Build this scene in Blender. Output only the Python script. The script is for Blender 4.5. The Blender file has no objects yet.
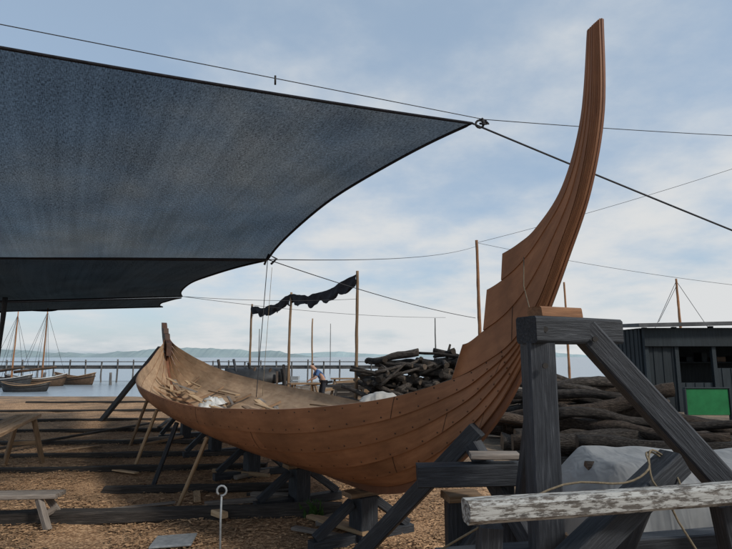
import bpy, math, random
from mathutils import Vector, Matrix, noise
random.seed(7)
sc=bpy.context.scene
sc.view_settings.view_transform='Standard'; sc.view_settings.look='None'; sc.view_settings.exposure=0
G=-0.3   # yard level
R=random.uniform

# ------------------------------------------------------------ materials
def mat(name, cols, scale=5, stretch=(1,1,1), coord='Object', rough=.8, bump=.3, detail=8, big=.35, bigscale=.6,
        tone=False, spec=.3, bdist=.02, rnd=.25, lo=.3, hi=.7):
    m=bpy.data.materials.new(name); m.use_nodes=True; nt=m.node_tree; N=nt.nodes; L=nt.links
    b=N['Principled BSDF']; b.inputs['Roughness'].default_value=rough; b.inputs['Specular IOR Level'].default_value=spec
    tc=N.new('ShaderNodeTexCoord'); mp=N.new('ShaderNodeMapping'); mp.inputs['Scale'].default_value=stretch
    L.new(tc.outputs[coord],mp.inputs[0])
    n=N.new('ShaderNodeTexNoise'); n.inputs['Scale'].default_value=scale; n.inputs['Detail'].default_value=detail; n.inputs['Roughness'].default_value=.65
    L.new(mp.outputs[0],n.inputs['Vector'])
    r=N.new('ShaderNodeValToRGB'); cr=r.color_ramp
    K=len(cols)
    cr.elements[0].position=lo; cr.elements[0].color=(*cols[0],1)
    cr.elements[1].position=hi; cr.elements[1].color=(*cols[-1],1)
    for i in range(1,K-1):
        e=cr.elements.new(lo+(hi-lo)*i/(K-1)); e.color=(*cols[i],1)
    L.new(n.outputs['Fac'],r.inputs[0])
    n2=N.new('ShaderNodeTexNoise'); n2.inputs['Scale'].default_value=bigscale; n2.inputs['Detail'].default_value=5
    L.new(tc.outputs[coord],n2.inputs['Vector'])
    mr=N.new('ShaderNodeMapRange'); mr.inputs[1].default_value=.3; mr.inputs[2].default_value=.7
    mr.inputs[3].default_value=1-big; mr.inputs[4].default_value=1+big*.6
    L.new(n2.outputs['Fac'],mr.inputs[0])
    mul=N.new('ShaderNodeMath'); mul.operation='MULTIPLY'; L.new(mr.outputs[0],mul.inputs[0])
    if tone:
        a=N.new('ShaderNodeAttribute'); a.attribute_name='tone'; L.new(a.outputs['Fac'],mul.inputs[1])
    else:
        oi=N.new('ShaderNodeObjectInfo'); m2=N.new('ShaderNodeMapRange'); m2.inputs[3].default_value=1-rnd; m2.inputs[4].default_value=1+rnd
        L.new(oi.outputs['Random'],m2.inputs[0]); L.new(m2.outputs[0],mul.inputs[1])
    vm=N.new('ShaderNodeVectorMath'); vm.operation='SCALE'; L.new(r.outputs[0],vm.inputs[0]); L.new(mul.outputs[0],vm.inputs['Scale'])
    L.new(vm.outputs[0],b.inputs['Base Color'])
    if bump>0:
        bp=N.new('ShaderNodeBump'); bp.inputs['Strength'].default_value=bump; bp.inputs['Distance'].default_value=bdist
        L.new(n.outputs['Fac'],bp.inputs['Height']); L.new(bp.outputs[0],b.inputs['Normal'])
    return m
GR=(1,14,14)
M={}
M['hull']=mat('tarred_planks',[(.18,.078,.037),(.265,.118,.056),(.335,.16,.078)],scale=2.4,stretch=(1.6,7,1),coord='UV',rough=.52,bump=.12,tone=True,big=.3,bigscale=1.6,spec=.35,bdist=.006,lo=.2,hi=.8)
def stains(m,amount):
    nt=m.node_tree;N=nt.nodes;L=nt.links;b=N['Principled BSDF'];src=b.inputs['Base Color'].links[0].from_socket
    tc=N.new('ShaderNodeTexCoord');mp=N.new('ShaderNodeMapping');mp.inputs['Scale'].default_value=(1.2,1.2,.6);L.new(tc.outputs['Object'],mp.inputs[0])
    n=N.new('ShaderNodeTexNoise');n.inputs['Scale'].default_value=3.5;n.inputs['Detail'].default_value=10;n.inputs['Roughness'].default_value=.7;L.new(mp.outputs[0],n.inputs['Vector'])
    r=N.new('ShaderNodeMapRange');r.inputs[1].default_value=.55;r.inputs[2].default_value=.75;r.inputs[3].default_value=0;r.inputs[4].default_value=amount;L.new(n.outputs['Fac'],r.inputs[0])
    v=N.new('ShaderNodeTexVoronoi');v.inputs['Scale'].default_value=3.3;L.new(tc.outputs['Object'],v.inputs['Vector'])
    k=N.new('ShaderNodeMapRange');k.inputs[1].default_value=.02;k.inputs[2].default_value=.05;k.inputs[3].default_value=.5;k.inputs[4].default_value=0;L.new(v.outputs['Distance'],k.inputs[0])
    mxm=N.new('ShaderNodeMath');mxm.operation='MAXIMUM';L.new(r.outputs[0],mxm.inputs[0]);L.new(k.outputs[0],mxm.inputs[1])
    mx=N.new('ShaderNodeMix');mx.data_type='RGBA';L.new(mxm.outputs[0],mx.inputs[0]);L.new(src,mx.inputs[6]);mx.inputs[7].default_value=(.06,.028,.017,1);L.new(mx.outputs[2],b.inputs['Base Color'])
stains(M['hull'],.32)
M['inner']=mat('bare_oak_planking',[(.25,.155,.09),(.37,.25,.155),(.47,.34,.22)],scale=2.4,stretch=(1.6,7,1),coord='UV',rough=.8,bump=.2,tone=True,big=.3,bigscale=1.6,bdist=.006,lo=.2,hi=.8)
M['innerf']=mat('bare_oak_frame',[(.2,.12,.07),(.34,.22,.13)],scale=5,rough=.75,bump=.12)
M['stem']=mat('tarred_stem',[(.12,.05,.027),(.2,.085,.043)],scale=3,stretch=(2,2,1),rough=.5,bump=.2,rnd=0)
M['sternpost']=mat('dark_sternpost',[(.03,.014,.009),(.08,.036,.02)],scale=5,rough=.6,bump=.2,rnd=0)
M['rivet']=mat('iron_rivet',[(.022,.013,.009),(.05,.026,.017)],rough=.6,bump=0)
M['iron']=mat('dark_iron',[(.015,.013,.012),(.04,.035,.03)],rough=.5,bump=0)
M['black']=mat('black_tarred_timber',[(.013,.015,.019),(.032,.036,.043),(.095,.102,.113)],scale=5,stretch=GR,rough=.6,bump=.5,rnd=.25,lo=.3,hi=.8)
M['sleeper']=mat('weathered_dark_sleeper',[(.016,.014,.012),(.04,.034,.03),(.11,.092,.077)],scale=4,stretch=GR,rough=.85,bump=.7,lo=.3,hi=.78)
M['raw']=mat('raw_wood',[(.25,.15,.08),(.4,.27,.155),(.5,.36,.22)],scale=4,stretch=GR,rough=.75,bump=.3)
M['block']=mat('reddish_wood_block',[(.15,.07,.035),(.3,.15,.075)],scale=4,stretch=GR,rough=.75,bump=.3)
M['gray']=mat('grey_weathered_wood',[(.10,.085,.07),(.2,.17,.145),(.3,.26,.22)],scale=4,stretch=GR,rough=.85,bump=.5)
M['bench']=mat('bench_wood',[(.13,.08,.045),(.24,.155,.09),(.34,.235,.145)],scale=4,stretch=GR,rough=.8,bump=.4)
M['bark']=mat('log_bark',[(.025,.02,.017),(.075,.062,.052),(.19,.165,.14)],scale=7,stretch=(1.8,7,7),rough=.95,bump=1,bdist=.09,rnd=.5)
M['barkred']=mat('brown_log_bark',[(.025,.018,.014),(.075,.054,.04),(.16,.12,.09)],scale=7,stretch=(1.8,7,7),rough=.95,bump=1,bdist=.09,rnd=.45)
M['barkdark']=mat('dark_log_bark',[(.016,.013,.011),(.045,.037,.031),(.11,.092,.078)],scale=6,stretch=(1.5,6,6),rough=.95,bump=1,bdist=.06,rnd=.6)
M['end']=mat('cut_log_end',[(.06,.04,.026),(.17,.12,.08)],scale=12,rough=.9,bump=.4,rnd=.4)
M['enddark']=mat('weathered_log_end',[(.025,.019,.015),(.10,.075,.055)],scale=12,rough=.9,bump=.4,rnd=.6)
M['beige']=mat('beige_sheet',[(.3,.285,.26),(.45,.43,.39)],scale=3,rough=.8,bump=.4,rnd=.1)
M['rope']=mat('hemp_rope',[(.12,.095,.06),(.24,.19,.125)],scale=60,rough=.9,bump=.4)
M['cable']=mat('dark_rope',[(.02,.022,.025),(.06,.06,.065)],scale=60,rough=.8,bump=0)
M['metal']=mat('galvanised_steel',[(.2,.22,.23),(.36,.38,.39)],scale=20,rough=.45,bump=.1)
M['shed']=mat('black_boards',[(.012,.018,.022),(.026,.036,.043)],scale=3,stretch=(8,8,.6),rough=.7,bump=.3,rnd=.2)
M['roof']=mat('roof_felt',[(.05,.052,.055),(.11,.112,.115)],scale=3,rough=.8,bump=.2)
M['green']=mat('green_panel',[(.008,.13,.04),(.016,.19,.06)],scale=4,rough=.5,bump=0,rnd=0)
M['pier']=mat('pier_timber',[(.075,.072,.07),(.15,.14,.13)],scale=3,rough=.9,bump=0)
M['hill']=mat('far_shore_hazed_green',[(.24,.31,.33),(.29,.36,.36)],scale=.02,rough=1,bump=0,big=.2,bigscale=.006)  # distance haze is painted into this pale blue-green base colour
M['skin']=mat('skin',[(.45,.26,.18),(.5,.3,.21)],rough=.6,bump=0,rnd=0)
M['shirt']=mat('blue_shirt',[(.06,.12,.26),(.09,.17,.34)],rough=.9,bump=0,rnd=0)
M['trouser']=mat('dark_trousers',[(.02,.022,.03),(.04,.042,.05)],rough=.9,bump=0,rnd=0)
M['hair']=mat('brown_hair',[(.03,.02,.012),(.07,.045,.03)],rough=.8,bump=0,rnd=0)
M['net']=mat('black_netting',[(.006,.006,.008),(.02,.02,.025)],scale=20,rough=1,bump=.4)
M['leaf']=mat('weed_leaf',[(.03,.08,.015),(.07,.14,.03)],rough=.7,bump=0)
M['orange']=mat('orange_mast',[(.22,.10,.045),(.34,.17,.08)],scale=4,rough=.6,bump=0)
M['dgreen']=mat('boat_paint',[(.02,.02,.02),(.05,.05,.05)],rough=.5,bump=0,rnd=.3)
M['boatbrown']=mat('boat_brown',[(.05,.032,.02),(.10,.062,.038)],rough=.5,bump=0,rnd=.3)
M['boatwhite']=mat('boat_white',[(.4,.4,.38),(.6,.6,.58)],rough=.5,bump=0,rnd=.1)

def plastic():
    m=mat('translucent_plastic_sheet',[(.30,.305,.30),(.44,.445,.44)],scale=1.6,stretch=(1,1,1.5),rough=.5,bump=0,rnd=.03,big=.25,bigscale=1.5,spec=.35)
    nt=m.node_tree;N=nt.nodes;L=nt.links;b=N['Principled BSDF']
    tc=N.new('ShaderNodeTexCoord');mp=N.new('ShaderNodeMapping');mp.inputs['Scale'].default_value=(5,2,.8)
    n=N.new('ShaderNodeTexNoise');n.inputs['Scale'].default_value=1.5;n.inputs['Detail'].default_value=2;n.inputs['Distortion'].default_value=.5
    L.new(tc.outputs['Object'],mp.inputs[0]);L.new(mp.outputs[0],n.inputs['Vector'])
    bp=N.new('ShaderNodeBump');bp.inputs['Strength'].default_value=.4;bp.inputs['Distance'].default_value=.1;L.new(n.outputs['Fac'],bp.inputs['Height'])
    L.new(bp.outputs[0],b.inputs['Normal'])
    t=N.new('ShaderNodeBsdfTransparent');tl=N.new('ShaderNodeBsdfTranslucent');tl.inputs[0].default_value=(.5,.5,.5,1)
    m1=N.new('ShaderNodeMixShader');m1.inputs[0].default_value=.3;L.new(b.outputs[0],m1.inputs[1]);L.new(tl.outputs[0],m1.inputs[2])
    ms=N.new('ShaderNodeMixShader');ms.inputs[0].default_value=.2
    L.new(m1.outputs[0],ms.inputs[1]);L.new(t.outputs[0],ms.inputs[2]);L.new(ms.outputs[0],N['Material Output'].inputs[0]);return m
M['tarp']=plastic()
M['cloth']=mat('white_cloth',[(.4,.4,.38),(.6,.6,.58)],scale=3,rough=.9,bump=.2)

def peel():
    m=mat('peeling_white_paint',[(.06,.055,.05),(.17,.15,.13)],scale=4,stretch=GR,rough=.8,bump=.5)
    nt=m.node_tree;N=nt.nodes;L=nt.links;b=N['Principled BSDF']
    src=b.inputs['Base Color'].links[0].from_socket
    tc=N.new('ShaderNodeTexCoord');mp=N.new('ShaderNodeMapping');mp.inputs['Scale'].default_value=(3.5,16,16);L.new(tc.outputs['Object'],mp.inputs[0])
    n=N.new('ShaderNodeTexNoise');n.inputs['Scale'].default_value=3.2;n.inputs['Detail'].default_value=12;n.inputs['Roughness'].default_value=.75;L.new(mp.outputs[0],n.inputs['Vector'])
    r=N.new('ShaderNodeValToRGB');r.color_ramp.elements[0].position=.46;r.color_ramp.elements[1].position=.53;L.new(n.outputs['Fac'],r.inputs[0])
    mx=N.new('ShaderNodeMix');mx.data_type='RGBA';L.new(r.outputs[0],mx.inputs[0]);L.new(src,mx.inputs[6]);mx.inputs[7].default_value=(.38,.38,.36,1)
    L.new(mx.outputs[2],b.inputs['Base Color']);return m
M['peel']=peel()

def sailmat(name,tr,col):
    m=bpy.data.materials.new(name);m.use_nodes=True;nt=m.node_tree;N=nt.nodes;L=nt.links
    b=N['Principled BSDF'];b.inputs['Roughness'].default_value=1;b.inputs['Specular IOR Level'].default_value=0
    uv=N.new('ShaderNodeTexCoord')
    def nz(sc,st,det):
        mp=N.new('ShaderNodeMapping');mp.inputs['Scale'].default_value=st;L.new(uv.outputs['UV'],mp.inputs[0])
        n=N.new('ShaderNodeTexNoise');n.inputs['Scale'].default_value=sc;n.inputs['Detail'].default_value=det;L.new(mp.outputs[0],n.inputs['Vector']);return n.outputs['Fac']
    a=nz(1,(90,22,1),2); c=nz(1,(9,.35,1),4); d=nz(1,(28,75,1),2); e=nz(.8,(1,1,1),5)
    def mth(op,x,y):
        k=N.new('ShaderNodeMath');k.operation=op
        for i,v in enumerate((x,y)):
            if isinstance(v,(int,float)):k.inputs[i].default_value=v
            else:L.new(v,k.inputs[i])
        return k.outputs[0]
    s=mth('ADD',mth('MULTIPLY',a,.5),mth('MULTIPLY',c,.14)); s=mth('ADD',s,mth('MULTIPLY',d,.36)); s=mth('ADD',s,mth('MULTIPLY',e,.22))
    mr=N.new('ShaderNodeMapRange');mr.inputs[1].default_value=.44;mr.inputs[2].default_value=.80;mr.inputs[3].default_value=tr*.15;mr.inputs[4].default_value=tr*1.9
    L.new(s,mr.inputs[0])
    cr=N.new('ShaderNodeMix');cr.data_type='RGBA';L.new(d,cr.inputs[0]);cr.inputs[6].default_value=(*[x*.5 for x in col],1);cr.inputs[7].default_value=(*[x*1.5 for x in col],1)
    L.new(cr.outputs[2],b.inputs['Base Color'])
    t=N.new('ShaderNodeBsdfTransparent');t.inputs[0].default_value=(.88,.95,1,1);ms=N.new('ShaderNodeMixShader')
    L.new(mr.outputs[0],ms.inputs[0]);L.new(b.outputs[0],ms.inputs[1]);L.new(t.outputs[0],ms.inputs[2])
    L.new(ms.outputs[0],N['Material Output'].inputs[0]);return m
M['sail']=sailmat('shade_net_weave',.125,(.009,.012,.022))
M['sail2']=sailmat('shade_net_weave_dark',.022,(.004,.005,.008))

# ------------------------------------------------------------ helpers
def link(o): sc.collection.objects.link(o); return o
def tag(o,label,cat,group=None,kind=None):
    o['label']=label;o['category']=cat
    if group:o['group']=group
    if kind:o['kind']=kind
    return o
def setpar(o,p):
    if p is not None:
        o.parent=p; o.matrix_parent_inverse=Matrix.Translation(-Vector(p.location))
def empty(name,loc):
    e=bpy.data.objects.new(name,None);e.location=loc;e.empty_display_size=.2;return link(e)
def mesh(name,vs,fs,m,parent=None,smooth=False,mi=None,center=True):
    c=Vector((0,0,0))
    if center:
        lo=[min(v[i] for v in vs) for i in range(3)];hi=[max(v[i] for v in vs) for i in range(3)]
        c=Vector(((lo[0]+hi[0])/2,(lo[1]+hi[1])/2,lo[2]))
    me=bpy.data.meshes.new(name);me.from_pydata([tuple(Vector(v)-c) for v in vs],[],fs)
    for x in (m if isinstance(m,list) else [m]):me.materials.append(x)
    if smooth:
        me.polygons.foreach_set('use_smooth',[True]*len(me.polygons))
    if mi: me.polygons.foreach_set('material_index',mi)
    me.update();o=bpy.data.objects.new(name,me);o.location=c;link(o);setpar(o,parent);return o
def frame(p0,p1,roll=0,up=Vector((0,0,1))):
    x=(p1-p0).normalized()
    if abs(x.dot(up))>.97: up=Vector((0,1,0))
    y=up.cross(x).normalized();z=x.cross(y)
    m=Matrix((x,y,z)).transposed()
    return m.to_4x4()@Matrix.Rotation(roll,4,'X')
def beam(name,p0,p1,w,h,m,parent=None,roll=0,bev=.008,wob=.004,up=Vector((0,0,1))):
    p0=Vector(p0);p1=Vector(p1);Ln=(p1-p0).length;n=max(2,min(24,int(Ln/.25)))
    vs=[];fs=[];b=min(bev,w*.2,h*.2)
    prof=[(-w/2+b,-h/2),(w/2-b,-h/2),(w/2,-h/2+b),(w/2,h/2-b),(w/2-b,h/2),(-w/2+b,h/2),(-w/2,h/2-b),(-w/2,-h/2+b)]
    k=len(prof);sd=R(0,99)
    for i in range(n+1):
        x=-Ln/2+Ln*i/n
        for j,(a,c) in enumerate(prof):
            q=noise.noise_vector(Vector((x*1.5,sd,j*.4)))
            vs.append((x+(q.z*wob*2 if i in(0,n) else 0),a+q.x*wob,c+q.y*wob))
    for i in range(n):
        for j in range(k):
            fs.append((i*k+j,i*k+(j+1)%k,(i+1)*k+(j+1)%k,(i+1)*k+j))
    fs.append(tuple(range(k-1,-1,-1)));fs.append(tuple(range(n*k,n*k+k)))
    o=mesh(name,vs,fs,m,None,center=False)
    mid=(p0+p1)/2;fm=frame(p0,p1,roll,up)
    o.location=mid;o.rotation_euler=fm.to_euler()
    setpar(o,parent);return o
def tube(name,pts,r,m,parent=None,n=8,caps=True,capmat=None,rough=0,closed=False):
    pts=[Vector(p) for p in pts];K=len(pts);rs=r if isinstance(r,(list,tuple)) else [r]*K
    vs=[];fs=[];mi=[];prev=None
    for i,p in enumerate(pts):
        a=pts[max(i-1,0)];b=pts[min(i+1,K-1)];t=(b-a).normalized()
        if prev is None:
            u=t.orthogonal().normalized()
        else: u=(prev-t*prev.dot(t)).normalized()
        prev=u;v=t.cross(u)
        for j in range(n):
            an=2*math.pi*j/n;rr=rs[i]
            if rough: rr*=1+rough*noise.noise(Vector((p.x*2+j*1.3,p.y*2,p.z*3+j)))
            vs.append(p+u*math.cos(an)*rr+v*math.sin(an)*rr)
    for i in range(K-1):
        for j in range(n): fs.append((i*n+j,i*n+(j+1)%n,(i+1)*n+(j+1)%n,(i+1)*n+j));mi.append(0)
    if caps:
        fs.append(tuple(range(n-1,-1,-1)));fs.append(tuple(range((K-1)*n,K*n)));mi+= [1 if capmat else 0]*2
    o=mesh(name,vs,fs,[m]+([capmat] if capmat else []),parent,smooth=True,mi=mi)
    for pl in o.data.polygons:
        if len(pl.vertices)>4: pl.use_smooth=False
    return o
def log(name,p0,p1,r0,r1,m,parent=None,n=12,crook=.06,end='end',knob=.12):
    p0=Vector(p0);p1=Vector(p1);Ln=(p1-p0).length;K=max(4,int(Ln/.2));sd=R(0,50)
    vs=[];fs=[];mi=[]
    for i in range(K+1):
        f=i/K;x=-Ln/2+Ln*f;rr=r0+(r1-r0)*f
        cy=noise.noise(Vector((x*.5,sd,0)))*crook+noise.noise(Vector((x*1.7,sd,5)))*crook*.2;cz=noise.noise(Vector((x*.5,sd,9)))*crook
        for j in range(n):
            a=2*math.pi*j/n;q=rr*(1+.25*noise.noise(Vector((x*1.6,math.cos(a)*1.5+sd,math.sin(a)*1.5)))+knob*noise.noise(Vector((x*5,math.cos(a)*4+sd,math.sin(a)*4))))
            vs.append((x,cy+math.cos(a)*q,cz+math.sin(a)*q))
    for i in range(K):
        for j in range(n): fs.append((i*n+j,i*n+(j+1)%n,(i+1)*n+(j+1)%n,(i+1)*n+j));mi.append(0)
    fs.append(tuple(range(n-1,-1,-1)));fs.append(tuple(range(K*n,(K+1)*n)));mi+=[1,1]
    o=mesh(name,vs,fs,[m,M[end]],None,smooth=True,mi=mi,center=False)
    for pl in o.data.polygons:
        if len(pl.vertices)>4: pl.use_smooth=False
    o.location=(p0+p1)/2;o.rotation_euler=frame(p0,p1,R(0,6)).to_euler();setpar(o,parent);return o
def rope(p0,p1,sag,r,m,name='rope',n=14,parent=None,extra=None):
    p0=Vector(p0);p1=Vector(p1)
    pts=[p0.lerp(p1,i/n)-Vector((0,0,sag*4*(i/n)*(1-i/n))) for i in range(n+1)]
    return tube(name,pts,r,m,parent,n=6)

# ------------------------------------------------------------ ground, water, hills
def shore(x):
    t=max(0,min(1,(x+10)/5)); return 28+10*t
def gh(x,y):
    h=G+.04*noise.noise(Vector((x*.9,y*.9,0)))+.022*noise.noise(Vector((x*2.7,y*2.7,3)))
    e=shore(x)+.6*noise.noise(Vector((x*.4,0,7)))
    if y>e-1.5: h-= min(2.4,(y-e+1.5)*.25)
    return h
def axis(vals):
    out=[]
    for (s,e,st) in vals:
        x=s
        while x<e-1e-6: out.append(x);x+=st
    out.append(vals[-1][1]);return out
xs=axis([(-3000,-200,700),(-200,-40,20),(-40,-12,2),(-12,10,.25),(10,40,2),(40,200,20),(200,3000,700)])
ys=axis([(-60,-4,8),(-4,2,1),(2,18,.25),(18,44,1),(44,100,14),(100,4000,800)])
vs=[(x,y,gh(x,y)) for y in ys for x in xs];nx=len(xs)
fs=[(j*nx+i,j*nx+i+1,(j+1)*nx+i+1,(j+1)*nx+i) for j in range(len(ys)-1) for i in range(nx-1)]
def groundmat():
    m=bpy.data.materials.new('yard_ground');m.use_nodes=True;nt=m.node_tree;N=nt.nodes;L=nt.links;b=N['Principled BSDF']
    b.inputs['Roughness'].default_value=.95;b.inputs['Specular IOR Level'].default_value=.15
    g=N.new('ShaderNodeNewGeometry')
    mp=N.new('ShaderNodeMapping');mp.inputs['Scale'].default_value=(1,1.6,1);L.new(g.outputs['Position'],mp.inputs[0])
    v=N.new('ShaderNodeTexVoronoi');v.inputs['Scale'].default_value=44;L.new(mp.outputs[0],v.inputs['Vector'])
    sp=N.new('ShaderNodeSeparateColor');L.new(v.outputs['Color'],sp.inputs[0])
    r=N.new('ShaderNodeValToRGB');el=r.color_ramp.elements
    el[0].color=(.15,.083,.045,1);el[1].color=(.60,.40,.24,1);e=el.new(.35);e.color=(.28,.165,.09,1);e=el.new(.75);e.color=(.42,.26,.145,1)
    L.new(sp.outputs[0],r.inputs[0])
    n=N.new('ShaderNodeTexNoise');n.inputs['Scale'].default_value=1.3;n.inputs['Detail'].default_value=8;L.new(g.outputs['Position'],n.inputs['Vector'])
    pr=N.new('ShaderNodeMapRange');pr.inputs[1].default_value=.35;pr.inputs[2].default_value=.65;pr.inputs[3].default_value=.7;pr.inputs[4].default_value=1.15;L.new(n.outputs['Fac'],pr.inputs[0])
    vs_=N.new('ShaderNodeVectorMath');vs_.operation='SCALE';L.new(r.outputs[0],vs_.inputs[0]);L.new(pr.outputs[0],vs_.inputs['Scale'])
    r2=N.new('ShaderNodeValToRGB');r2.color_ramp.elements[0].color=(.11,.09,.07,1);r2.color_ramp.elements[1].color=(.27,.22,.17,1)
    r2.color_ramp.elements[0].position=.35;r2.color_ramp.elements[1].position=.65
    n3=N.new('ShaderNodeTexNoise');n3.inputs['Scale'].default_value=18;n3.inputs['Detail'].default_value=8;L.new(g.outputs['Position'],n3.inputs['Vector'])
    ad=N.new('ShaderNodeMath');ad.operation='MULTIPLY_ADD';ad.inputs[1].default_value=.5;L.new(n3.outputs['Fac'],ad.inputs[0])
    hm=N.new('ShaderNodeMath');hm.operation='MULTIPLY';hm.inputs[1].default_value=.5;L.new(n.outputs['Fac'],hm.inputs[0]);L.new(hm.outputs[0],ad.inputs[2])
    L.new(ad.outputs[0],r2.inputs[0])
    s=N.new('ShaderNodeSeparateXYZ');L.new(g.outputs['Position'],s.inputs[0])
    mx=N.new('ShaderNodeMapRange');mx.inputs[1].default_value=1.2;mx.inputs[2].default_value=3;mx.inputs[3].default_value=1;mx.inputs[4].default_value=0;L.new(s.outputs[0],mx.inputs[0])
    my=N.new('ShaderNodeMapRange');my.inputs[1].default_value=22;my.inputs[2].default_value=28;my.inputs[3].default_value=1;my.inputs[4].default_value=0;L.new(s.outputs[1],my.inputs[0])
    mm=N.new('ShaderNodeMath');mm.operation='MULTIPLY';L.new(mx.outputs[0],mm.inputs[0]);L.new(my.outputs[0],mm.inputs[1])
    ms=N.new('ShaderNodeMath');ms.operation='SUBTRACT';L.new(n.outputs['Fac'],ms.inputs[0]);ms.inputs[1].default_value=.5
    ma=N.new('ShaderNodeMath');ma.operation='MULTIPLY_ADD';ma.inputs[1].default_value=1.4;L.new(ms.outputs[0],ma.inputs[0]);L.new(mm.outputs[0],ma.inputs[2]);ma.use_clamp=True
    mix=N.new('ShaderNodeMix');mix.data_type='RGBA';L.new(ma.outputs[0],mix.inputs[0]);L.new(r2.outputs[0],mix.inputs[6]);L.new(vs_.outputs[0],mix.inputs[7])
    L.new(mix.outputs[2],b.inputs['Base Color'])
    bp=N.new('ShaderNodeBump');bp.inputs['Strength'].default_value=.6;bp.inputs['Distance'].default_value=.02
    L.new(v.outputs['Distance'],bp.inputs['Height']);bp2=N.new('ShaderNodeBump');bp2.inputs['Strength'].default_value=.5;bp2.inputs['Distance'].default_value=.03
    L.new(n3.outputs['Fac'],bp2.inputs['Height']);L.new(bp.outputs[0],bp2.inputs['Normal']);L.new(bp2.outputs[0],b.inputs['Normal'])
    return m
o=mesh('ground',vs,fs,groundmat(),smooth=True,center=False)
tag(o,'shipyard ground of brown wood chips and gravel','ground',kind='structure')
wm=bpy.data.materials.new('fjord_water');wm.use_nodes=True;nt=wm.node_tree;b=nt.nodes['Principled BSDF']
b.inputs['Base Color'].default_value=(.24,.29,.33,1);b.inputs['Roughness'].default_value=.25
n=nt.nodes.new('ShaderNodeTexNoise');n.inputs['Scale'].default_value=1.2;n.inputs['Detail'].default_value=8
g=nt.nodes.new('ShaderNodeNewGeometry');mp=nt.nodes.new('ShaderNodeMapping');mp.inputs['Scale'].default_value=(.5,1.5,1)
nt.links.new(g.outputs['Position'],mp.inputs[0]);nt.links.new(mp.outputs[0],n.inputs['Vector'])
bp=nt.nodes.new('ShaderNodeBump');bp.inputs['Strength'].default_value=.5;bp.inputs['Distance'].default_value=.15
nt.links.new(n.outputs['Fac'],bp.inputs['Height']);nt.links.new(bp.outputs[0],b.inputs['Normal'])
o=mesh('water',[(-6000,25,-.8),(6000,25,-.8),(6000,9000,-.8),(-6000,9000,-.8)],[(0,1,2,3)],wm,center=False)
tag(o,'calm pale fjord water beyond the quay','water',kind='structure')
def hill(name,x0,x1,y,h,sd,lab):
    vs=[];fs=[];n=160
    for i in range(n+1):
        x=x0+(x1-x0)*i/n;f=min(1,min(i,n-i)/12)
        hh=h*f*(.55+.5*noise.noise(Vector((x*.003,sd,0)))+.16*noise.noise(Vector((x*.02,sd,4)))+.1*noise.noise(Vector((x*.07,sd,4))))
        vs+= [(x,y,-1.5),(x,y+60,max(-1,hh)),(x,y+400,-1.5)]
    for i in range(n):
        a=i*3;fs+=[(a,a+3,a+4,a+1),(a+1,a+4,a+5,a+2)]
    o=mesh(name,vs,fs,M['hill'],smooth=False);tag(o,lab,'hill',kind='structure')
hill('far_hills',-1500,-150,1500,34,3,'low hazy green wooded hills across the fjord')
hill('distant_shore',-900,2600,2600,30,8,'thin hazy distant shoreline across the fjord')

vs=[];fs=[];tn=[]
for i in range(85000):
    y=4.6+11.5*(random.random()**1.5);x=R(-.85*y-1,.36*y if y<9 else .05*y)
    dens=noise.noise(Vector((x*1.1,y*1.1,5)))
    if dens<-.15+R(-.25,.1): continue
    if x>1.6+R(-.6,.8): continue
    l=R(.008,.03)*(2 if random.random()<.06 else 1);w=R(.003,.011);a=R(0,6.28);tx=R(-.35,.35);tz=R(-.35,.35)
    z=gh(x,y)+.006+R(0,.018)
    c,s=math.cos(a),math.sin(a);k=len(vs)
    for (p,q) in ((-l,-w),(l,-w),(l,w),(-l,w)):
        vs.append((x+p*c-q*s,y+p*s+q*c,z+abs(p*tx)+q*tz))
    fs.append((k,k+1,k+2,k+3));tn.append(R(.4,1.4))
cm=mat('wood_chip',[(.30,.175,.092),(.5,.32,.18)],scale=6,rough=.9,bump=0,tone=True,coord='Object',big=.4,bigscale=1)
o=mesh('wood_chips',vs,fs,cm,center=False)
a=o.data.attributes.new('tone','FLOAT','FACE');a.data.foreach_set('value',tn)
tag(o,'loose brown axe chips and shavings on the ground','wood chips',kind='stuff')

# ------------------------------------------------------------ SHIP
def SW(s,w,z): return Vector((1.53-.511*s-.860*w, 3.24+.860*s-.511*w, z))
ST=[(-.045,3.80,.01,3.785,.016,0),(-.005,3.18,.07,3.18,.018,0),(.132,2.68,.195,2.70,.022,0),(.345,2.25,.39,2.30,.028,0),
(.535,1.90,.58,1.96,.038,0),(.74,1.56,.81,1.71,.05,0),(1.0,1.23,1.09,1.55,.075,.05),(1.35,.92,1.40,1.42,.13,.15),
(1.88,.58,1.96,1.24,.42,.4),(2.6,.34,2.7,1.12,.82,.65),(3.5,.28,3.5,1.06,1.15,.8),(5,.30,5,1.0,1.43,.85),(7.4,.35,7.4,1.05,1.54,.85),
(9.5,.40,9.5,1.11,1.43,.8),(11.5,.50,11.5,1.26,1.08,.7),(12.8,.68,12.8,1.46,.70,.5),(13.7,1.05,13.75,1.76,.36,.2),(14.25,1.6,14.2,2.0,.13,0),(14.72,2.3,14.62,2.3,.03,0)]
def cr(p,t):
    n=len(p)-1;i=min(int(t),n-1);f=t-i
    a=p[max(i-1,0)];b=p[i];c=p[i+1];d=p[min(i+2,n)]
    return [.5*((2*b[k])+(-a[k]+c[k])*f+(2*a[k]-5*b[k]+4*c[k]-d[k])*f*f+(-a[k]+3*b[k]-3*c[k]+d[k])*f**3) for k in range(len(b))]
NS=5
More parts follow.
